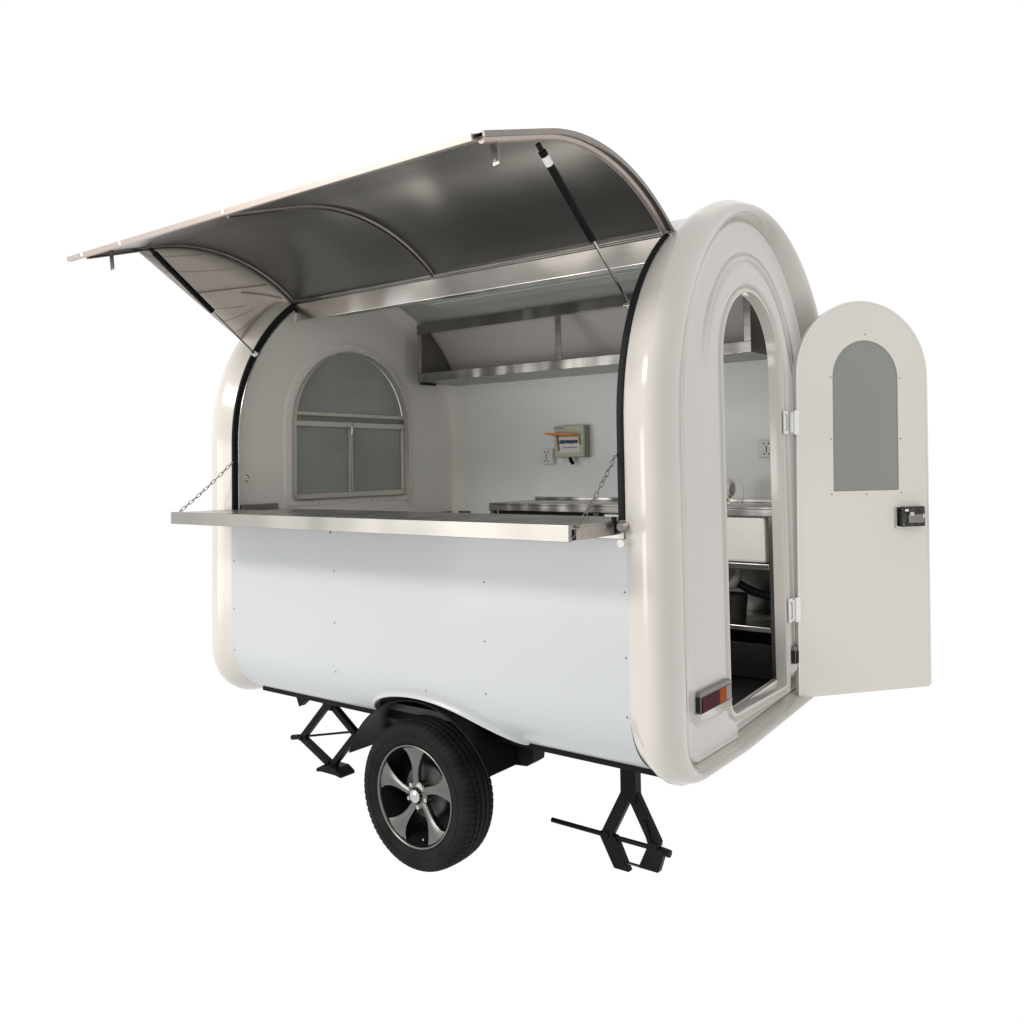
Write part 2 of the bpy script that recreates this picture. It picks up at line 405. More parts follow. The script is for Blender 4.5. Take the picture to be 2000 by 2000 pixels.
for x in (.085, S-.03):     # hanging latch straps
    c = V((x, *can(CL-.09, -.004))); bm = B()
    obox(bm, c+V((0, 0, .01)), c+V((.012, .0, -.08)),   .026, .006, V((1, 0, 0)))
    o = bm_obj('latch_strap', bm, M_trimd, trailer, 0, .002)
    bm = B(); tube(bm, [c+V((.009, -.006, -.064)), c+V((.009, .006, -.064))], .005, 10); bm_obj('latch_eye', bm, M_chrome, o)
# hinge-side strip of the lining
bm_obj('canopy_hinge_rail', strip(.0, S-.004, -.010, -.001, .0, .022, 3), M_rib, trailer, 0, .001)

# gas struts
def strut(x, top, bot, label):
    top, bot = V(top), V(bot); d = bot-top
    bm = B(); tube(bm, [top+d*.03, top+d*.56], .0135, 16)
    o = bm_obj('gas_strut', bm, M_black, trailer, 40, label=label)
    bm = B(); tube(bm, [top+d*.56, top+d*.985], .0048, 10); bm_obj('piston_rod', bm, M_chrome, o)
    bm = B(); tube(bm, [top+d*.055, top+d*.105], .0142, 16); bm_obj('paper_label', bm, M_white, o) if x > 1 else bm.free()
    bm = B(); tube(bm, [top-d*.01, top+d*.035], .009, 12); bm_obj('strut_eye', bm, M_rubber, o)
    bm = B(); tube(bm, [bot-V((.025, 0, 0)), bot+V((.03, 0, 0))], .0065, 10); tube(bm, [bot+V((.012*math.cos(a)-.0, .0, .012*math.sin(a))) for a in [2*PI*i/14 for i in range(14)]], .0035, 8, closed=True)
    bm_obj('strut_bracket', bm, M_chrome, o)
tR = V((2.12, *can(.80, -.02))); tL = V((.10, *can(.93, -.02)))
strut(2.12, tR, (2.12, .195, 2.225), 'right gas strut with a small white sticker')
strut(.10, tL, (.05, .10, 2.215), 'left gas strut holding up the hatch')

# added sheet standing in for the hall background behind the left strut
pts = []; bot = []
A1 = math.radians(146); k = .38
E1 = V((-.10, R+(R+.036)*math.cos(A1), ZC+(R+.036)*math.sin(A1))); E0 = V((-.014, *can(.93, -.004)))
for i in range(27):
    f = i/26; t = lerp(.0, .93, f); pts.append((-.014, *can(t, -.004)))
    if f < k: a = lerp(A0, A1, f/k); bot.append((-.10, R+(R+.036)*math.cos(a), ZC+(R+.036)*math.sin(a)))
    else: bot.append(tuple(E1.lerp(E0, (f-k)/(1-k))))
bm = B()
loft(bm, [[V(p).lerp(V(q), h/4) for h in range(5)] for p, q in zip(pts, bot)], closed=False)
for v in bm.verts: pass
remnant = bm_obj('hall_remnant', bm, M_remnant, trailer, 40, label='added pale sheet for the hall background between the left strut and the hatch')
so = remnant.modifiers.new('thick', 'SOLIDIFY'); so.thickness = .006
def remnant_pt(f, h):
    i = min(25, int(f*26)); g = f*26-i
    p = V(pts[i]).lerp(V(pts[i+1]), g); q = V(bot[i]).lerp(V(bot[i+1]), g); return p.lerp(q, h) + V((.004, -.002, -.002))
def remnant_line(a, b, r=.0022, sag=.0):
    bm = B(); p, q = remnant_pt(*a), remnant_pt(*b)
    tube(bm, [p.lerp(q, i/8)+V((.006, -.004, -sag*math.sin(PI*i/8)-.003)) for i in range(9)], r, 6); bm_obj('hall_line', bm, M_hall_line, remnant)  # lines of the hall background, added on the sheet
remnant_line((.70, .93), (.20, .08), .0032); remnant_line((.38, .36), (.07, .20), .0042, -.004)
for a, b in (((.93, .55), (.62, .05)), ((.84, .85), (.40, .06)), ((.60, .95), (.33, .55)), ((.50, .95), (.26, .66)), ((.42, .96), (.22, .86))):
    remnant_line(a, b, .0010, .006)

# ------------------------------------------------------------------ fold-out serving counter
SX0, SX1, SY = -.036, 2.17, -.31
shelf = None
bm = B(); box(bm, SX0+.003, SX1-.004, SY+.004, .02, 1.441, 1.449)
shelf = bm_obj('serving_counter', bm, M_steel, trailer, 0, label='fold-out stainless serving counter')
bm = B(); box(bm, SX0, SX1, SY, SY+.018, 1.397, 1.4515); bm_obj('front_lip', bm, mat('lip_steel', (.33, .318, .30), .42, 1., nvar=.04, nscale=3, stretch=(.5, 14, 14), wave=.06, wscale=1.4), shelf, 0, .002)
for x0, x1 in ((SX0, SX0+.006), (SX1-.010, SX1-.003)):
    bm = B(); box(bm, x0, x1, SY+.019, -.005, 1.400, 1.4405); bm_obj('end_plate', bm, M_steel, shelf, 0, .001)
bm = B(); box(bm, SX1-.05, SX1-.001, SY+.020, SY+.045, 1.402, 1.436); bm_obj('chain_bracket', bm, M_black, shelf, 0, .002)
bm = B(); box(bm, SX1-.016, SX1+.0, -.022, -.012, 1.405, 1.462); bm_obj('hinge_plate', bm, M_black, shelf, 0, .001)
bm = B(); box(bm, .0, S-.005, -.006, .012, 1.385, 1.4395); bm_obj('hatch_sill', bm, M_steeld, trailer, 0, .002)
bm = B(); box(bm, .03, S-.045, .021, .30, 1.415, 1.4405); bm_obj('inner_counter', bm, M_steel, trailer, 0, .002)
bm = B(); tube(bm, [(S+.002, -.012, 1.43), (S+.002, -.045, 1.43)], .014, 12); bm_obj('counter_pivot', bm, M_chrome, trailer)
bm = B(); tube(bm, [(S+.004, -.03, 1.375), (S+.004, -.05, 1.375)], .014, 12); bm_obj('rubber_stop', bm, M_door, trailer)
bm = B(); box(bm, .74, .745, -.034, -.03, 1.36, 1.39); bm_obj('counter_peg', bm, M_brown, trailer, 0)

# chains
def link_mesh():
    bm = B(); L, w = .0085, .006; P = []
    for i in range(20):
        a = 2*PI*i/20; P.append((math.cos(a)*w, 0, math.sin(a)*w + (L if math.sin(a) > 1e-6 else (-L if math.sin(a) < -1e-6 else 0))))
    tube(bm, P, .0017, 6, closed=True)
    me = bpy.data.meshes.new('chain_link'); bm.to_mesh(me); bm.free(); me.materials.append(M_rib); me.shade_smooth(); return me
LM = link_mesh()
def chain(a, b, sag, label):
    a, b = V(a), V(b); n = int((b-a).length/.0235)
    P = [a.lerp(b, i/n)+V((0, 0, -sag*4*(i/n)*(1-i/n))) for i in range(n+1)]
    bm = B(); tube(bm, [a+V((-.004, 0, .0)), a+V((.004, 0, 0))], .004, 8)
    root = bm_obj('chain', bm, M_rib, trailer, label=label)
    for i in range(n):
        c = (P[i]+P[i+1])/2; d = (P[i+1]-P[i]).normalized()
        q = d.to_track_quat('Z', 'Y') @ Matrix.Rotation(PI/2*(i % 2)+random.uniform(-.35, .35)+.5, 3, 'Z').to_quaternion()
        o = bpy.data.objects.new('chain_link', LM); link(o, root)
        o.matrix_parent_inverse = Matrix.Identity(4)
        o.matrix_basis = Matrix.Translation(c) @ q.to_matrix().to_4x4()
chain((2.172, -.012, 1.675), (2.171, -.295, 1.415), .012, 'right chain holding the counter')
chain((.022, -.012, 1.68), (-.034, -.295, 1.43), .008, 'left chain holding the counter')
bm = B(); tube(bm, [(.034, .06+.011*math.cos(a), 1.60+.016*math.sin(a)) for a in [2*PI*i/16 for i in range(16)]], .0025, 6, closed=True); bm_obj('chain_hook', bm, M_rib, trailer)

# ------------------------------------------------------------------ rivets
bm = B(); bmesh.ops.create_uvsphere(bm, u_segments=10, v_segments=6, radius=.0042)
RV = bpy.data.meshes.new('rivet'); bm.to_mesh(RV); bm.free(); RV.materials.append(M_grey); RV.shade_smooth()
def rivet(p, parent, s=1.):
    o = bpy.data.objects.new('rivet', RV); link(o, parent); o.location = p; o.scale = (s, s, s); return o
for x, zz in ((.73, (1.193, .968, .755)), (1.573, (1.199, .975, .777)), (2.188, (1.205, .983, .784)), (.012, (1.2, .97, .77))):
    for z in zz: rivet((x, side_y(z), z), trailer, .9)
for x in (1.26,): rivet((x, side_y(.74), .745), trailer, .9)

# ------------------------------------------------------------------ left window
XW = -.098
win = None
bm = B(); o = wsh(outline(.435, 1.88, 2.305, 1.47, .02)); bm.faces.new([bm.verts.new((XW-.012, y, z)) for y, z in o])
bmesh.ops.triangulate(bm, faces=bm.faces)
win = bm_obj('window', bm, M_pane, trailer, 0, label='arched grey window with an opening lower half')
for (y0, y1, z0, z1, d) in ((.444, 1.302, 1.932, 1.956, .010), (.444, 1.302, 1.872, 1.905, .016), (.444, 1.302, 1.476, 1.508, .014), (1.280, 1.302, 1.509, 1.871, .010), (.852, .874, 1.509, 1.871, .014)):
    bm = B(); box(bm, XW-.010, XW+d, y0, y1, z0, z1); bm_obj('window_bar', bm, M_alu, win, 0, .004)
bm = B(); box(bm, XW-.010, XW+.004, .445, 1.301, 1.906, 1.931); bm_obj('window_channel', bm, M_steeld, win, 0)
bm = B(); box(bm, XW-.010, XW+.009, 0.4455, .85, 1.463, 1.4755); bm_obj('window_channel', bm, M_dark, win, 0)
bm = B(); tube(bm, [(XW+.018, .858, 1.90), (XW+.026, .856, 1.87), (XW+.024, .855, 1.835)], .008, 10); bm_obj('window_latch', bm, M_chrome, win)
bm = B(); tube(bm, [(XW+.018, .852+.003*math.sin(i*1.9), 1.83-i*.0125) for i in range(26)], .003, 6); bm_obj('weather_strip', bm, M_rib, win)
for y in (.62, .80, 1.02, 1.2): rivet((XW+.014, y, 1.455), trailer, .8)
for a in (30, 60, 90, 120, 150): rivet((XW+.0145, R+WS+.46*math.cos(math.radians(a)), 1.88+.45*math.sin(math.radians(a))), trailer, .7)

# ------------------------------------------------------------------ door
hb = V((2.326, 1.27, .596)); ob = V((2.741, 1.796, .596)); du = (ob-hb).normalized(); dn = V((du.y, -du.x, 0))  # dn towards camera
lean = .022
def D(u, z, n=0.): return hb + du*(u + lean*(z-.9)) + V((0, 0, z-.596+ (.0 if True else 0))) + dn*n
def arch_uz(uc, hw, zb, zs, r=.012, n=40):
    p = [(uc-hw+r, zb), (uc-hw+r*.3, zb+r*.3), (uc-hw, zb+r)]
    for i in range(n+1): a = PI*i/n; p.append((uc-hw*math.cos(a), zs+hw*math.sin(a)))
    p += [(uc+hw, zb+r), (uc+hw-r*.3, zb+r*.3), (uc+hw-r, zb)]
    return p
UC, HW = .349, .342
outer = arch_uz(UC, HW, .596, 2.03); inner = arch_uz(.362, .172, 1.503, 2.02, .004)
bm = B(); rg = []
def dring(poly, n): return [D(u, z, n) for u, z in poly]
def shrink(poly, uc, hw, zs, zb, d): return arch_uz(uc, hw-d, zb+d, zs, .012 if hw > .2 else .004)
rg = [dring(inner, -.030), dring(outer, -.030), dring(outer, -.003), dring(shrink(0, UC, HW, 2.03, .596, .003), 0), dring(shrink(0, UC, HW, 2.03, .596, .012), 0), dring(inner, 0.), dring(inner, -.030)]
loft(bm, rg); bmesh.ops.remove_doubles(bm, verts=bm.verts, dist=1e-5)
door = bm_obj('door', bm, M_door, trailer, 30, label='open arched cream door with a grey window')
bm = B(); a = [bm.verts.new(p) for p in dring(inner, -.004)]; bm.faces.new(a); b_ = [bm.verts.new(p) for p in dring(inner, -.010)]; bm.faces.new(b_[::-1])
bmesh.ops.triangulate(bm, faces=bm.faces); bm_obj('door_window', bm, M_paned, door, 0, label='grey arched door window')
bm = B(); tube(bm, [D(u, z, .0005) for u, z in outer[2:-2]], .004, 6); bm_obj('edge_trim', bm, M_white, door)
for u, z in ((.18, 1.49), (.18, 1.74), (.18, 2.02), (.362, 2.22), (.362, 1.487), (.545, 1.49), (.546, 1.74), (.545, 2.02)):
    rivet(D(u, z, .001), door, .75)
# lock
def dbox(bm, u0, u1, z0, z1, n0, n1):
    vs = [bm.verts.new(D(u, z, n)) for u in (u0, u1) for z in (z0, z1) for n in (n0, n1)]
    for f in ((0, 1, 3, 2), (4, 6, 7, 5), (0, 4, 5, 1), (2, 3, 7, 6), (0, 2, 6, 4), (1, 5, 7, 3)): bm.faces.new([vs[i] for i in f])
bm = B(); dbox(bm, .508, .656, 1.328, 1.428, .001, .008); lock = bm_obj('door_lock', bm, M_chrome, door, 0, .006, label='black and chrome door lock')
M_lockb = mat('smoked_chrome', (.055, .052, .045), .15, 1., nvar=.5, nscale=40)
def rbox(name, u0, u1, z0, z1, n0, n1, M, bev): bm = B(); dbox(bm, u0, u1, z0, z1, n0, n1); return bm_obj(name, bm, M, lock, 0, bev)
rbox('lock_body', .525, .652, 1.334, 1.427, .008, .030, M_lockb, .007)
rbox('latch_lever', .556, .639, 1.352, 1.392, .0305, .037, M_rib, .004)
rbox('bright_catch', .562, .584, 1.385, 1.402, .031, .040, M_chrome, .003)
rbox('indicator', .540, .559, 1.405, 1.415, .0305, .033, M_white, .002)
rbox('indicator', .630, .640, 1.372, 1.392, .0375, .039, M_chrome, .002)
for u, z in ((.5165, 1.408), (.533, 1.345)):
    bm = B(); tube(bm, [D(u, z, .0085), D(u, z, .0095 if u < .525 else .032)], .0045, 10); bm_obj('screw', bm, M_dark if u < .525 else M_rib, lock)
# hinges
for z in (1.815, .985):
    bm = B()
    box(bm, 2.306, 2.314, 1.215, 1.262, z-.052, z+.052)
    hg = bm_obj('hinge', bm, M_white, door, 0, .002)
    bm = B(); dbox(bm, -.012, .012, z-.054, z+.054, -.004, .010); bm_obj('hinge_leaf', bm, M_white, hg, 0, .002)
    bm = B(); tube(bm, [D(-.018, z-.045, -.004), D(-.018, z+.045, -.004)], .009, 12); bm_obj('hinge_pin', bm, M_white, hg)
    bm = B(); tube(bm, [(2.3155, 1.222, z-.034), (2.3155, 1.240, z-.034), (2.3155, 1.240, z+.034), (2.3155, 1.222, z+.034)], .0018, 6); bm_obj('hinge_rim', bm, M_grey, hg)

# ------------------------------------------------------------------ rear lamps
for y0, lab in ((.285, 'near rear lamp with maroon and amber lenses'), (1.245, 'far rear lamp half hidden by the door')):
    z0, z1 = .752, .824; y1 = y0+.268
    bm = B(); box(bm, 2.301, 2.324, y0, y1, z0, z1); lp = bm_obj('tail_lamp', bm, M_grey, trailer, 0, .006, label=lab)
    bm = B(); box(bm, 2.3245, 2.330, y0+.004, y0+.150, z0+.002, z1-.018); bm_obj('red_lens', bm, M_maroon, lp, 0, .004)
    bm = B(); box(bm, 2.3245, 2.3295, y0+.1505, y0+.212, z0+.002, z1-.018); bm_obj('amber_lens', bm, M_amber, lp, 0, .004)
    bm = B(); box(bm, 2.3245, 2.328, y0+.2125, y1-.008, z0+.002, z1-.018); bm_obj('clear_lens', bm, M_grey, lp, 0, .004)
    bm = B(); box(bm, 2.304, 2.322, y0-.003, y0-.0005, z0+.004, z1-.016); bm_obj('lamp_end', bm, M_dark, lp, 0)
    # moulded ledge below the lamp
    bm = B(); rg = []
    for y, k in ((y0-.02, 0), (y0, 1), (y1, 1), (y1+.015, .6)):
        rg.append([(2.296, y, z0-.0), (2.300+.026*k, y, z0-.002), (2.300+.020*k, y, z0-.03), (2.296, y, z0-.06)])
    loft(bm, rg, closed=False); bm_obj('lamp_ledge', bm, M_gel, trailer, 40)

# ------------------------------------------------------------------ chassis
bm = B(); box(bm, .02, S+.02, .158, .20, .545, .588); bm_obj('frame_rail', bm, M_black, trailer, 0, .003)
bm = B(); box(bm, .02, S+.02, 1.59, 1.632, .545, .588); bm_obj('frame_rail', bm, M_black, trailer, 0, .003)
for y in (.55, 1.24):
    bm = B(); box(bm, .0, S+.02, y-.025, y+.025, .535, .598); bm_obj('frame_rail', bm, M_black, trailer, 0, .003)
for x in (.15, .75, 1.55, 2.1):
    bm = B(); box(bm, x-.025, x+.025, .2005, 1.5895, .55, .59); bm_obj('cross_member', bm, M_black, trailer, 0, .003)
bm = B(); obox(bm, (1.165, .17, .305), (1.165, 1.62, .305), .05, .05, V((0, 0, 1))); bm_obj('axle', bm, M_black, trailer, 0, .003)
def bracket(pts, y0, y1, name='spring_hanger'):
    bm = B(); a = [bm.verts.new((x, y0, z)) for x, z in pts]; b = [bm.verts.new((x, y1, z)) for x, z in pts]
    bm.faces.new(a); bm.faces.new(b[::-1])
    for i in range(len(pts)): bm.faces.new((a[i], a[(i+1) % len(pts)], b[(i+1) % len(pts)], b[i]))
    return bm_obj(name, bm, M_black, trailer, 0, .002)
bracket([(.17, .55), (.29, .55), (.285, .52), (.245, .488), (.225, .53)], .20, .24, 'hook_bracket')
bracket([(1.56, .55), (1.64, .55), (1.63, .47), (1.60, .45), (1.545, .445)], .22, .30)
bracket([(.72, .55), (.80, .55), (.79, .46), (.73, .46)], .25, .31)
for k in range(5):
    bm = B(); h = k*.012; L = .42-.06*k
    P = [(1.165+L*t, .27, .40-h*.8+.05*t*t) for t in [i/8-1 for i in range(17)]]
    rg = [[(p[0], .245, p[2]), (p[0], .295, p[2]), (p[0], .295, p[2]+.008), (p[0], .245, p[2]+.008)] for p in P]
    vr = loft(bm, rg); bm.faces.new(vr[0]); bm.faces.new(vr[-1][::-1]); bm_obj('leaf_spring', bm, M_black, trailer, 30)

# ------------------------------------------------------------------ wheel
def wheel(yf, outward, label):
    """yf = y of outer face, outward = -1 towards the camera side"""
    cx, cz, s = 1.182, .308, -outward
    Y = lambda d: yf + s*d
    tw = .185
    # tyre section from the bead over the sidewall and tread
    prof = [(.200, .030), (.203, .018), (.212, .010), (.228, .004), (.246, .001), (.262, .001), (.276, .004), (.287, .009), (.294, .016), (.2985, .024)]
    prof += [(.301, .032), (.3025, .045), (.2965, .047), (.2965, .053), (.304, .055), (.3045, .072), (.298, .074), (.298, .081), (.305, .083), (.305, .102), (.298, .104), (.298, .111), (.3045, .113), (.304, .130), (.2965, .132), (.2965, .138), (.3025, .140), (.301, .153)]
    prof += [(.2985, .161), (.294, .169), (.287, .176), (.262, .184), (.228, .181), (.200, .155)]
    def mod(k, j, r):
        if 5 <= k <= 11 and j % 5 == 0: return r-.0045
        if 26 <= k <= 32 and j % 5 == 2: return r-.0045
        if k in (14, 15) and j % 6 == 0: return r-.003
        return r
    root = bpy.data.objects.new('wheel', None); root.location = (cx, yf, cz); root.empty_display_size = .1; link(root, trailer)
    W[root.name] = Matrix.Translation(-root.location); root['label'] = label
    bm = B(); lathe_y(bm, [(.200+(r-.200)*.955, Y(d)) for r, d in prof], cx, cz, 360, mod); bm_obj('tyre', bm, M_tyre, root, 50)
    bm = B(); tube(bm, [(cx+.245*math.cos(a), Y(.0005), cz+.245*math.sin(a)) for a in [2*PI*i/90 for i in range(90)]], .0018, 6, closed=True); bm_obj('sidewall_bead', bm, M_tyre, root)
    bm = B(); lathe_y(bm, [(.206, Y(.020)), (.2065, Y(.013)), (.204, Y(.009)), (.200, Y(.009)), (.1965, Y(.013)), (.195, Y(.022))], cx, cz, 120); bm_obj('rim_lip', bm, M_alloy, root, 60)
    bm = B(); lathe_y(bm, [(.206, Y(.020)), (.195, Y(.022)), (.192, Y(.04)), (.182, Y(.07)), (.178, Y(.14)), (.12, Y(.145)), (.02, Y(.146))], cx, cz, 120); bm_obj('rim_barrel', bm, M_wheeldark, root, 40)
    bm = B(); lathe_y(bm, [(.001, Y(.085)), (.105, Y(.085)), (.112, Y(.092)), (.112, Y(.14))], cx, cz, 60); bm_obj('brake_drum', bm, M_disc, root, 40)
    # one spoke outline in polar terms: (radius, angle offset) along the leading then the trailing edge
    lead = [(.030, .50), (.055, .27), (.085, .17), (.115, .15), (.145, .18), (.172, .24), (.194, .33)]
    trail = [(.194, -.30), (.172, -.25), (.145, -.21), (.115, -.19), (.085, -.21), (.055, -.31), (.030, -.55)]
    dish = lambda r: .030-.014*(r/.194)**2
    for k in range(5):
        base = math.radians(96+72*k)
        bm = B(); top = []; low = []
        n = len(lead)
        for i in range(n):
            row = []; rowb = []
            for q in range(5):
                f = q/4; (r1, a1), (r2, a2) = lead[i], trail[n-1-i]
                a = base + lerp(a1, a2, f) - .22*math.sin(min(1, (r1-.03)/.164)*PI*.5)+.14; r = r1
                h = Y(dish(r) + .006*abs(f-.5)**2*4)
                row.append(bm.verts.new((cx+r*math.cos(a), h, cz+r*math.sin(a))))
                rowb.append(bm.verts.new((cx+r*math.cos(a), Y(dish(r)+.028), cz+r*math.sin(a))))
            top.append(row); low.append(rowb)
        for i in range(n-1):
            for q in range(4):
                bm.faces.new((top[i][q], top[i][q+1], top[i+1][q+1], top[i+1][q])); bm.faces.new((low[i][q], low[i+1][q], low[i+1][q+1], low[i][q+1]))
            for q in (0, 4): bm.faces.new((top[i][q], top[i+1][q], low[i+1][q], low[i][q]))
        for i in (0, n-1):
            for q in range(4): bm.faces.new((top[i][q], top[i][q+1], low[i][q+1], low[i][q]))
        for f in bm.faces:
            c = f.calc_center_median()
        bm_obj('spoke', bm, M_alloy, root, 35, .0015)
    bm = B(); lathe_y(bm, [(.056, Y(.06)), (.054, Y(.036)), (.046, Y(.031)), (.034, Y(.029)), (.033, Y(.024))], cx, cz, 60); bm_obj('hub', bm, M_alloy, root, 30)
    bm = B(); lathe_y(bm, [(.029, Y(.030)), (.029, Y(.018)), (.025, Y(.012)), (.014, Y(.008)), (.0005, Y(.007))], cx, cz, 48); bm_obj('centre_cap', bm, M_chrome, root, 40)
    for k in range(5):
        a = math.radians(96+36+72*k); bm = B(); p = V((cx+.048*math.cos(a), Y(.036), cz+.048*math.sin(a)))
        tube(bm, [p+V((0, s*.03, 0)), p-V((0, s*.006, 0))], .009, 6); bm_obj('wheel_nut', bm, M_chrome, root)
    bm = B(); a = math.radians(-78); tube(bm, [(cx+.183*math.cos(a), Y(.05), cz+.183*math.sin(a)), (cx+.172*math.cos(a), Y(.028), cz+.172*math.sin(a))], .004, 8); bm_obj('tyre_valve', bm, M_chrome, root)
wheel(-.002, -1, 'near black tyre on a five-spoke grey alloy wheel')
wheel(1.79, 1, 'far wheel under the trailer')
# mudguard
def mudguard(y0, y1):
    cx, cz = 1.19, .30; prof = []
    for i in range(61):
        a = lerp(math.radians(163), math.radians(24), i/60)
        prof.append((cx+(.392+.018*abs(math.cos(a)))*math.cos(a)*1.0, cz+.385*math.sin(a)))
    bm = B(); rg = []
    for i, (x, z) in enumerate(prof):
        d = V((x-cx, 0, z-cz)).normalized()
        rg.append([(x, y0, z), (x, y1, z), (x+d.x*.006, y1, z+d.z*.006), (x+d.x*.006, y0, z+d.z*.006)])
    vr = loft(bm, rg); bm.faces.new(vr[0]); bm.faces.new(vr[-1][::-1]); return bm_obj('mudguard', bm, M_black, trailer, 40)
mudguard(.02, .30); mudguard(1.49, 1.74)
bm = B(); rg = []   # inner wall of the wheel well
for i in range(41):
    a = lerp(math.radians(157), math.radians(24), i/40); rg.append([(1.19+.39*math.cos(a), .301, .30+.38*math.sin(a)), (1.19+.39*math.cos(a), .301, .56)] if .30+.38*math.sin(a) < .56 else [(1.19+.39*math.cos(a), .301, .30+.38*math.sin(a)), (1.19+.39*math.cos(a), .301, .55)])
loft(bm, rg, closed=False); bm_obj('wheel_well_wall', bm, M_black, trailer, 0)

# ------------------------------------------------------------------ scissor jacks
def jack_arm(a, b, y, wdt, root, M=M_black):
    for s in (-1, 1):
        bm = B(); obox(bm, a+V((0, s*.016, 0)), b+V((0, s*.016, 0)), .004, wdt, V((0, 1, 0))); bm_obj('jack_arm', bm, M, root, 0, .001)
def jack(top, left, right, feetL, feetR, y, post_top, label, screw, wd=.034):
    root = bpy.data.objects.new('stabiliser_jack', None); root.location = (top.x, y, 0); root.empty_display_size = .05; link(root, trailer)
    W[root.name] = Matrix.Translation(-root.location); root['label'] = label
    for a, b in ((top+V((-.012, 0, 0)), left), (top+V((.012, 0, 0)), right)) + (((left, feetL), (right, feetR)) if feetL else ()):
        bm = B(); obox(bm, a, b, .034, wd, V((0, 1, 0))); bm_obj('jack_arm', bm, M_black, root, 0, .004)
    for p in (left, right):
        bm = B(); tube(bm, [p+V((0, -.024, 0)), p+V((0, .024, 0))], .013, 12); bm_obj('jack_pivot', bm, M_black, root)
    bm = B(); tube(bm, [screw[0], screw[1]], screw[2], 12); bm_obj('jack_screw', bm, M_black, root)
    bm = B(); box(bm, top.x-.035, top.x+.035, y-.025, y+.025, top.z-.03, post_top); bm_obj('jack_post', bm, M_black, root, 0, .003)
    return root
y = .53
T = V((1.891, 0.530, 0.316)); Lf = V((1.781, 0.530, 0.130)); Rt = V((2.004, 0.530, 0.136))
# the lower arms run down to the ground
fz = .012
fL = V((1.860, 0.530, 0.006)); fR = V((1.954, 0.530, 0.030))
j = jack(T, Lf, Rt, None, None, y, .54, 'right scissor jack with a long screw bar', (V((1.501, 0.530, 0.122)), V((2.042, 0.530, 0.119)), .010), .050)
for q in ([V((1.742, 0.530, 0.131)), V((1.822, 0.530, 0.129)), V((1.884, 0.530, 0.012)), V((1.814, 0.530, -0.006))], [V((1.970, 0.530, 0.128)), V((2.044, 0.530, 0.122)), V((2.015, 0.530, 0.045)), V((1.926, 0.530, 0.022))]):
    bm = B(); zb = .5*(q[2].z+q[3].z); q[2].z = zb; q[3].z = zb
    a = [bm.verts.new(p+V((0, -.017, 0))) for p in q]; b = [bm.verts.new(p+V((0, .017, 0))) for p in q]; bm.faces.new(a); bm.faces.new(b[::-1])
    for i in range(4): bm.faces.new((a[i], a[(i+1) % 4], b[(i+1) % 4], b[i]))
    bm_obj('jack_arm', bm, M_black, j, 0, .003)
bm = B(); box(bm, fL.x-.01, fR.x+.01, y-.008, y+.008, zb-.003, zb+.001); bm_obj('foot_plate', bm, M_rib, j, 0)
bm = B(); p = V((2.033, 0.530, 0.117)); tube(bm, [p-V((.03, 0, -.003)), p+V((.03, 0, -.003))], .016, 6); bm_obj('screw_collar', bm, M_black, j)
bm = B(); p = V((1.958, 0.530, 0.195)); obox(bm, V((1.958, 0.530, 0.225)), V((1.988, 0.530, 0.132)), .05, .02, V((0, 1, 0))); bm_obj('jack_gusset', bm, M_black, j, 0, .002)
y = .58
T = V((0.039, 0.580, 0.390)); Lf = V((-0.183, 0.580, 0.175)); Rt = V((0.242, 0.580, 0.262)); Ft = V((0.048, 0.580, 0.074))
j = jack(T, Lf, Rt, Ft+V((-.012, 0, 0)), Ft+V((.012, 0, 0)), y, .54, 'left scissor jack on a flat foot plate', (V((-0.252, 0.580, 0.164)), V((0.254, 0.580, 0.280)), .006))
bm = B(); tube(bm, [V((-0.273, 0.580, 0.160)), V((-0.209, 0.580, 0.174))], .014, 10); bm_obj('screw_eye', bm, M_black, j)
bm = B(); F = V((0.076, 0.580, 0.066)); zf = F.z-.03; rg = []
for x, dz in ((-.095, .0), (-.05, .012), (.05, .012), (.095, .0)):
    rg.append([(F.x+x, y-.05, zf+dz*.5), (F.x+x, y+.05, zf+dz*.5), (F.x+x, y+.05, zf+.016+dz*2), (F.x+x, y-.05, zf+.016+dz*2)])
vr = loft(bm, rg); bm.faces.new(vr[0]); bm.faces.new(vr[-1][::-1]); bm_obj('foot_plate', bm, M_black, j, 0, .002)

# ------------------------------------------------------------------ interior fittings
cab = thing('wall_cabinet', (1.08, 1.45, 2.15), 'long open-fronted stainless cabinet high on the back wall', 'cabinet')
CX0, CX1, CY, CZ0, CZ1 = .024, 2.134, 1.30, 2.153, 2.505
def cb(name, x0, x1, y0, y1, z0, z1, M=M_steel, bev=.002): bm = B(); box(bm, x0, x1, y0, y1, z0, z1); return bm_obj(name, bm, M, cab, 0, bev)
def ywall(z): return R+math.sqrt(max(0, (R-.034)**2-max(0, z-ZC)**2))
cb('bottom_rail', CX0, CX1, CY, CY+.012, CZ0, CZ0+.052)
cb('top_rail', CX0, CX1, CY, CY+.012, CZ1-.06, CZ1, M_steeld)
cb('upright', CX0, CX0+.03, CY+.001, CY+.0125, CZ0+.0525, CZ1-.0605)
cb('upright', CX1-.035, CX1, CY+.001, CY+.0125, CZ0+.0525, CZ1-.0605)
cb('upright', 1.035, 1.07, CY+.001, CY+.0125, CZ0+.0525, CZ1-.0605)
cb('cabinet_floor', CX0+.001, CX1-.001, CY+.013, ywall(CZ0)-.002, CZ0+.001, CZ0+.006, M_steeld)  # darker steel puts the shade of the underside into the colour
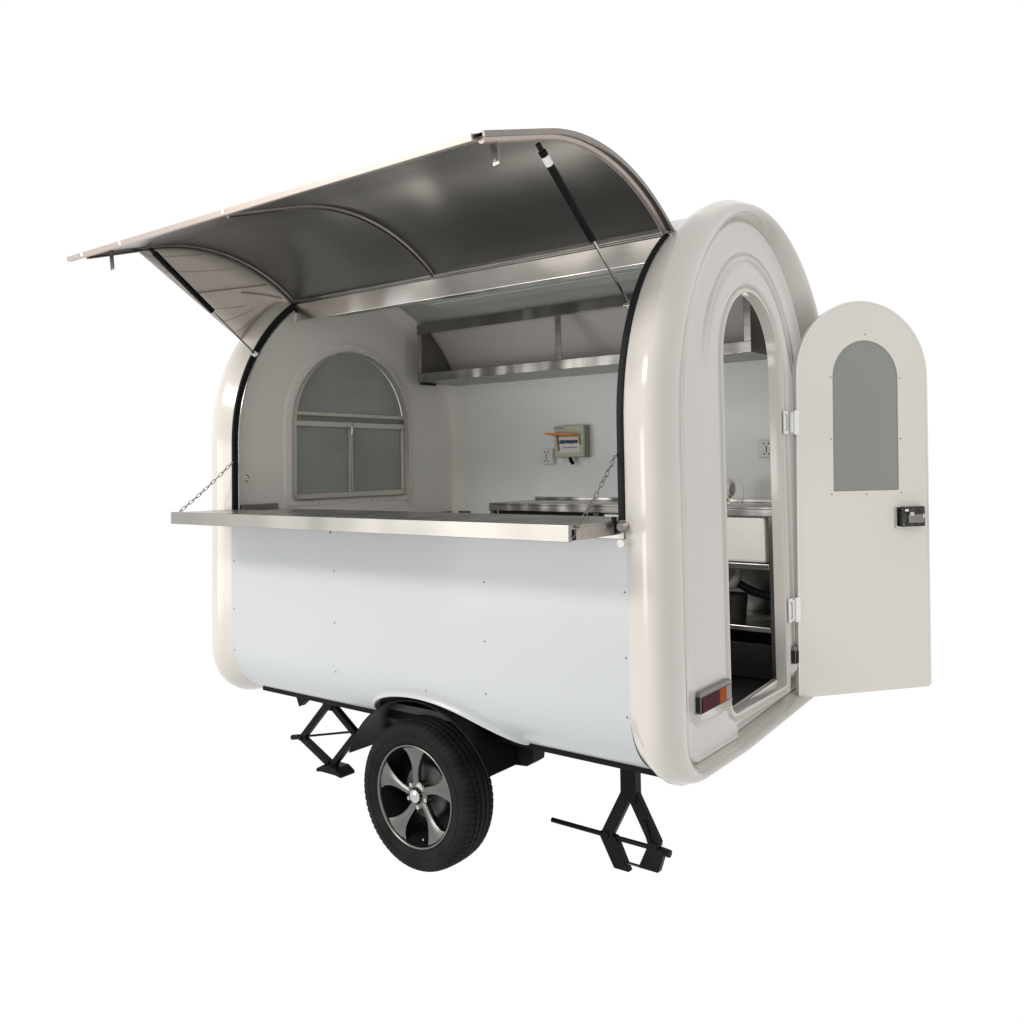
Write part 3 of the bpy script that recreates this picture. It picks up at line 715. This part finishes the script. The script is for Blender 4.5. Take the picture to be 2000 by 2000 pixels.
for x0, x1 in ((CX0, CX0+.004), (CX1-.004, CX1)):
    bm = B(); poly = [(CY+.013, CZ0+.007)]+[(ywall(z), z) for z in [lerp(CZ0+.007, CZ1-.01, i/12) for i in range(13)] if ywall(z) > CY+.03]+[(CY+.013, CZ1-.01)]
    a = [bm.verts.new((x0, yy, zz)) for yy, zz in poly]; b = [bm.verts.new((x1, yy, zz)) for yy, zz in poly]; bm.faces.new(a); bm.faces.new(b[::-1])
    for i in range(len(poly)): bm.faces.new((a[i], a[(i+1) % len(poly)], b[(i+1) % len(poly)], b[i]))
    bm_obj('end_panel', bm, M_steeld, cab, 0)
# curved back sheet of the cabinet
bm = B(); zz = [lerp(CZ0+.006, CZ1-.0, i/16) for i in range(17)]
loft(bm, [[(x, ywall(z)-.003, z) for z in zz] for x in (CX0+.005, CX1-.005)], closed=False)
bm_obj('back_sheet', bm, mat('cabinet_back', (.72, .68, .65), .4, .2, nvar=.06, nscale=2), cab, 40)
for i in range(20):
    x = CX0+.09+i*.105; z = CZ0+.075; rivet((x, ywall(z)-.006, z), cab, .8)
bm = B(); box(bm, CX0+.0, CX0+.03, CY+.02, CY+.14, CZ0-.012, CZ0-.0005); bm_obj('shelf_bracket', bm, M_dark, cab, 0)

lamp = thing('ceiling_lamp', (1.4, .72, 2.50), 'long flat grey lamp housing on the ceiling behind the hatch header', 'ceiling lamp')
bm = B(); box(bm, .70, 2.08, .60, .78, 2.455, 2.50); bm_obj('housing', bm, M_ceil, lamp, 0, .004)
bm = B(); box(bm, .76, 2.02, .625, .755, 2.448, 2.4545); bm_obj('diffuser', bm, M_ceil, lamp, 0, .002)

def socket(name, x0, x1, z0, z1, label):
    yb = R+R-.03; s = thing(name, ((x0+x1)/2, yb, z0), label, 'socket')
    bm = B(); box(bm, x0, x1, yb-.036, yb, z0, z1); bm_obj('socket_box', bm, M_white, s, 0, .004)
    xc, zc = (x0+x1)/2, (z0+z1)/2; k = (z1-z0)
    for dx, dz, w_, h_ in ((-.012, .30, .0035, .004), (.012, .30, .0035, .004), (-.012, -.30, .0035, .004), (.012, -.30, .0035, .004), (0, .07, .0022, .009), (0, -.10, .0022, .009)):
        bm = B(); box(bm, xc+dx-w_, xc+dx+w_, yb-.0375, yb-.0362, zc+dz*k-h_, zc+dz*k+h_); bm_obj('socket_hole', bm, M_dark, s, 0)
socket('wall_socket', .625, .717, 1.648, 1.738, 'white five-hole wall socket beside the beige breaker box')
socket('wall_socket', 1.985, 2.075, 1.664, 1.752, 'white wall socket seen through the doorway above the sink')

yb = R+R-.03
bx = thing('breaker_box', (.86, yb, 1.68), 'beige-green breaker box with raised orange cover on the back wall', 'breaker box')
def bb(name, x0, x1, y0, y1, z0, z1, M, bev=.002, par=bx): bm = B(); box(bm, x0, x1, y0, y1, z0, z1); return bm_obj(name, bm, M, par, 0, bev)
bb('box_body', .757, .958, yb-.055, yb, 1.685, 1.872, mat('box_side_plastic', (.25, .265, .21), .5))
lid = bb('box_front', .757, .958, yb-.075, yb-.0555, 1.687, 1.870, M_box, .004)
bb('white_panel', .782, .935, yb-.0775, yb-.0755, 1.712, 1.805, M_boxd, .001)
for i in range(4): bb('breaker_switch', .803+i*.031, .829+i*.031, yb-.089, yb-.078, 1.765+(i % 2)*.002, 1.785, M_blue, .002)
def ob(name, a, b, w, h, M, par): bm = B(); obox(bm, a, b, w, h, V((0, 1, 0))); return bm_obj(name, bm, M, par, 0, .001)
bm = B(); vs = [(.775, yb-.078, 1.818), (.94, yb-.078, 1.812), (.925, yb-.16, 1.820), (.745, yb-.16, 1.832)]
a = [bm.verts.new(p) for p in vs]; b = [bm.verts.new((p[0], p[1], p[2]-.010)) for p in vs]; bm.faces.new(a); bm.faces.new(b[::-1])
for i in range(4): bm.faces.new((a[i], a[(i+1) % 4], b[(i+1) % 4], b[i]))
bm_obj('orange_cover', bm, M_orange, bx, 0, .003)
ob('cover_strut', (.785, yb-.085, 1.812), (.792, yb-.080, 1.722), .005, .008, M_brown, bx)
ob('cover_strut', (.936, yb-.085, 1.800), (.940, yb-.080, 1.757), .004, .006, M_brown, bx)
for i in range(6): bb('printed_mark', .823+i*.0165, .835+i*.0165, yb-.0785, yb-.0777, 1.738, 1.746, M_text, 0)
for i in range(5): bb('printed_mark', .757+i*.0145, .768+i*.0145, yb-.0762, yb-.0752, 1.853, 1.862, M_text, 0)
bm = B(); tube(bm, [(.845, yb-.04, 1.684), (.852, yb-.045, 1.665), (.862, yb-.045, 1.655), (.862, yb-.04, 1.648)], .011, 12); bm_obj('cable_gland', bm, M_black, bx)

# sink table
tb = thing('sink_table', (1.39, 1.52, .63), 'stainless sink table with open shelf along the back wall', 'sink table')
def tx(name, x0, x1, y0, y1, z0, z1, M=M_steel, bev=.002): bm = B(); box(bm, x0, x1, y0, y1, z0, z1); return bm_obj(name, bm, M, tb, 0, bev)
TX0, TX1, TY0, TY1 = .566, 2.235, 1.30, 1.755
tx('table_top', TX0, TX1, TY0, TY1, 1.424, 1.434)
tx('front_edge', TX0, TX1, TY0-.002, TY0+.014, 1.391, 1.4235)
tx('end_edge', TX0, TX0+.01, TY0+.0145, TY1, 1.391, 1.4235, M_steeld)
tx('upstand', TX0, TX1-.03, TY1-.008, TY1, 1.4345, 1.452)
for x in (TX0+.004, 1.255, 2.192):
    for yy in (TY0+.004, TY1-.035): tx('leg', x, x+.03, yy, yy+.03, .63, 1.3905, M_steeld)
M_bowl = mat('bright_sink_steel', (.86, .84, .79), .42, .3, nvar=.08, nscale=3)
tx('sink_bowl', 1.305, 2.17, TY0+.02, TY1-.06, 1.176, 1.390, M_bowl, .012)
tx('lower_rail', 1.286, 2.19, TY0+.006, TY0+.03, 1.145, 1.172, M_steel)
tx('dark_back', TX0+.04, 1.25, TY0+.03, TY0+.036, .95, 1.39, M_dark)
tx('rear_panel', 1.29, 2.19, TY1-.05, TY1-.045, .66, 1.172, M_steeld)
tx('lower_shelf', TX0+.036, 2.19, TY0+.006, TY1-.055, .876, .884, M_steel)
tx('shelf_edge', 1.29, 2.19, TY0+.001, TY0+.0055, .862, .885, M_steel)
bm = B(); tube(bm, [(1.80, 1.42, 1.05), (1.93, 1.42, 1.045), (1.965, 1.42, 1.055), (1.985, 1.42, 1.09), (1.99, 1.42, 1.17)], .022, 16); bm_obj('drain_pipe', bm, M_grey, tb)
bm = B(); tube(bm, [(1.98, 1.44, 1.06), (2.05, 1.46, 1.02), (2.19, 1.50, .985)], .02, 14); bm_obj('drain_hose', bm, M_black, tb)
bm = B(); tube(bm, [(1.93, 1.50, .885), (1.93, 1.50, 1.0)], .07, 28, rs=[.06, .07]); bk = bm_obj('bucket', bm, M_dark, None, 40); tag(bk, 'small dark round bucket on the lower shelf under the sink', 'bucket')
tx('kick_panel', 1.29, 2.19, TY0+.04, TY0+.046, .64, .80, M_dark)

# tap with curled hose
tp = thing('water_tap', (1.93, 1.55, 1.434), 'round white and chrome tap with a curled white hose on the sink', 'tap')
def tubep(name, P, r, M, par, n=10, rs=None): bm = B(); tube(bm, P, r, n, rs=rs); return bm_obj(name, bm, M, par)
tubep('tap_stem', [(1.895, 1.55, 1.434), (1.895, 1.55, 1.485)], .009, M_chrome, tp)
tubep('tap_head', [(1.87, 1.53, 1.512), (1.885, 1.53, 1.512), (1.91, 1.53, 1.511), (1.925, 1.53, 1.510)], .04, M_white, tp, 28, rs=[.036, .046, .048, .040])
tubep('head_ring', [(1.9252, 1.53, 1.510), (1.931, 1.53, 1.510)], .026, M_steel, tp, 24)
tubep('spout', [(1.872, 1.53, 1.512), (1.845, 1.515, 1.510), (1.835, 1.51, 1.495)], .009, M_black, tp)
hp = [(1.87, 1.52, 1.535), (1.89, 1.52, 1.556), (1.925, 1.52, 1.565), (1.965, 1.52, 1.555), (1.985, 1.52, 1.52), (1.982, 1.52, 1.475), (1.968, 1.52, 1.436)]
tubep('hose', [V(hp[i]).lerp(V(hp[i+1]), f) for i in range(len(hp)-1) for f in (0, .33, .66)]+[V(hp[-1])], .005, M_white, tp)
tubep('hose', [(1.90, 1.50, 1.49), (1.925, 1.49, 1.46), (1.93, 1.49, 1.436)], .004, M_white, tp)

# left end worktop
lc = thing('end_worktop', (.15, .9, .63), 'stainless worktop standing below the arched window', 'worktop')
def lx(name, x0, x1, y0, y1, z0, z1, M=M_steel): bm = B(); box(bm, x0, x1, y0, y1, z0, z1); return bm_obj(name, bm, M, lc, 0, .002)
lx('worktop', -.08, .42, .305, 1.755, 1.315, 1.330); lx('upstand', -.085, -.0805, .42, 1.755, 1.315, 1.356)
lx('rear_upstand', -.078, .05, 1.748, 1.756, 1.3305, 1.356, M_steeld)
lx('corner_box', -.078, -.03, .075, .302, 1.315, 1.466, M_steeld)
lx('cupboard', -.06, .40, .32, 1.74, .632, 1.3145, M_steeld)
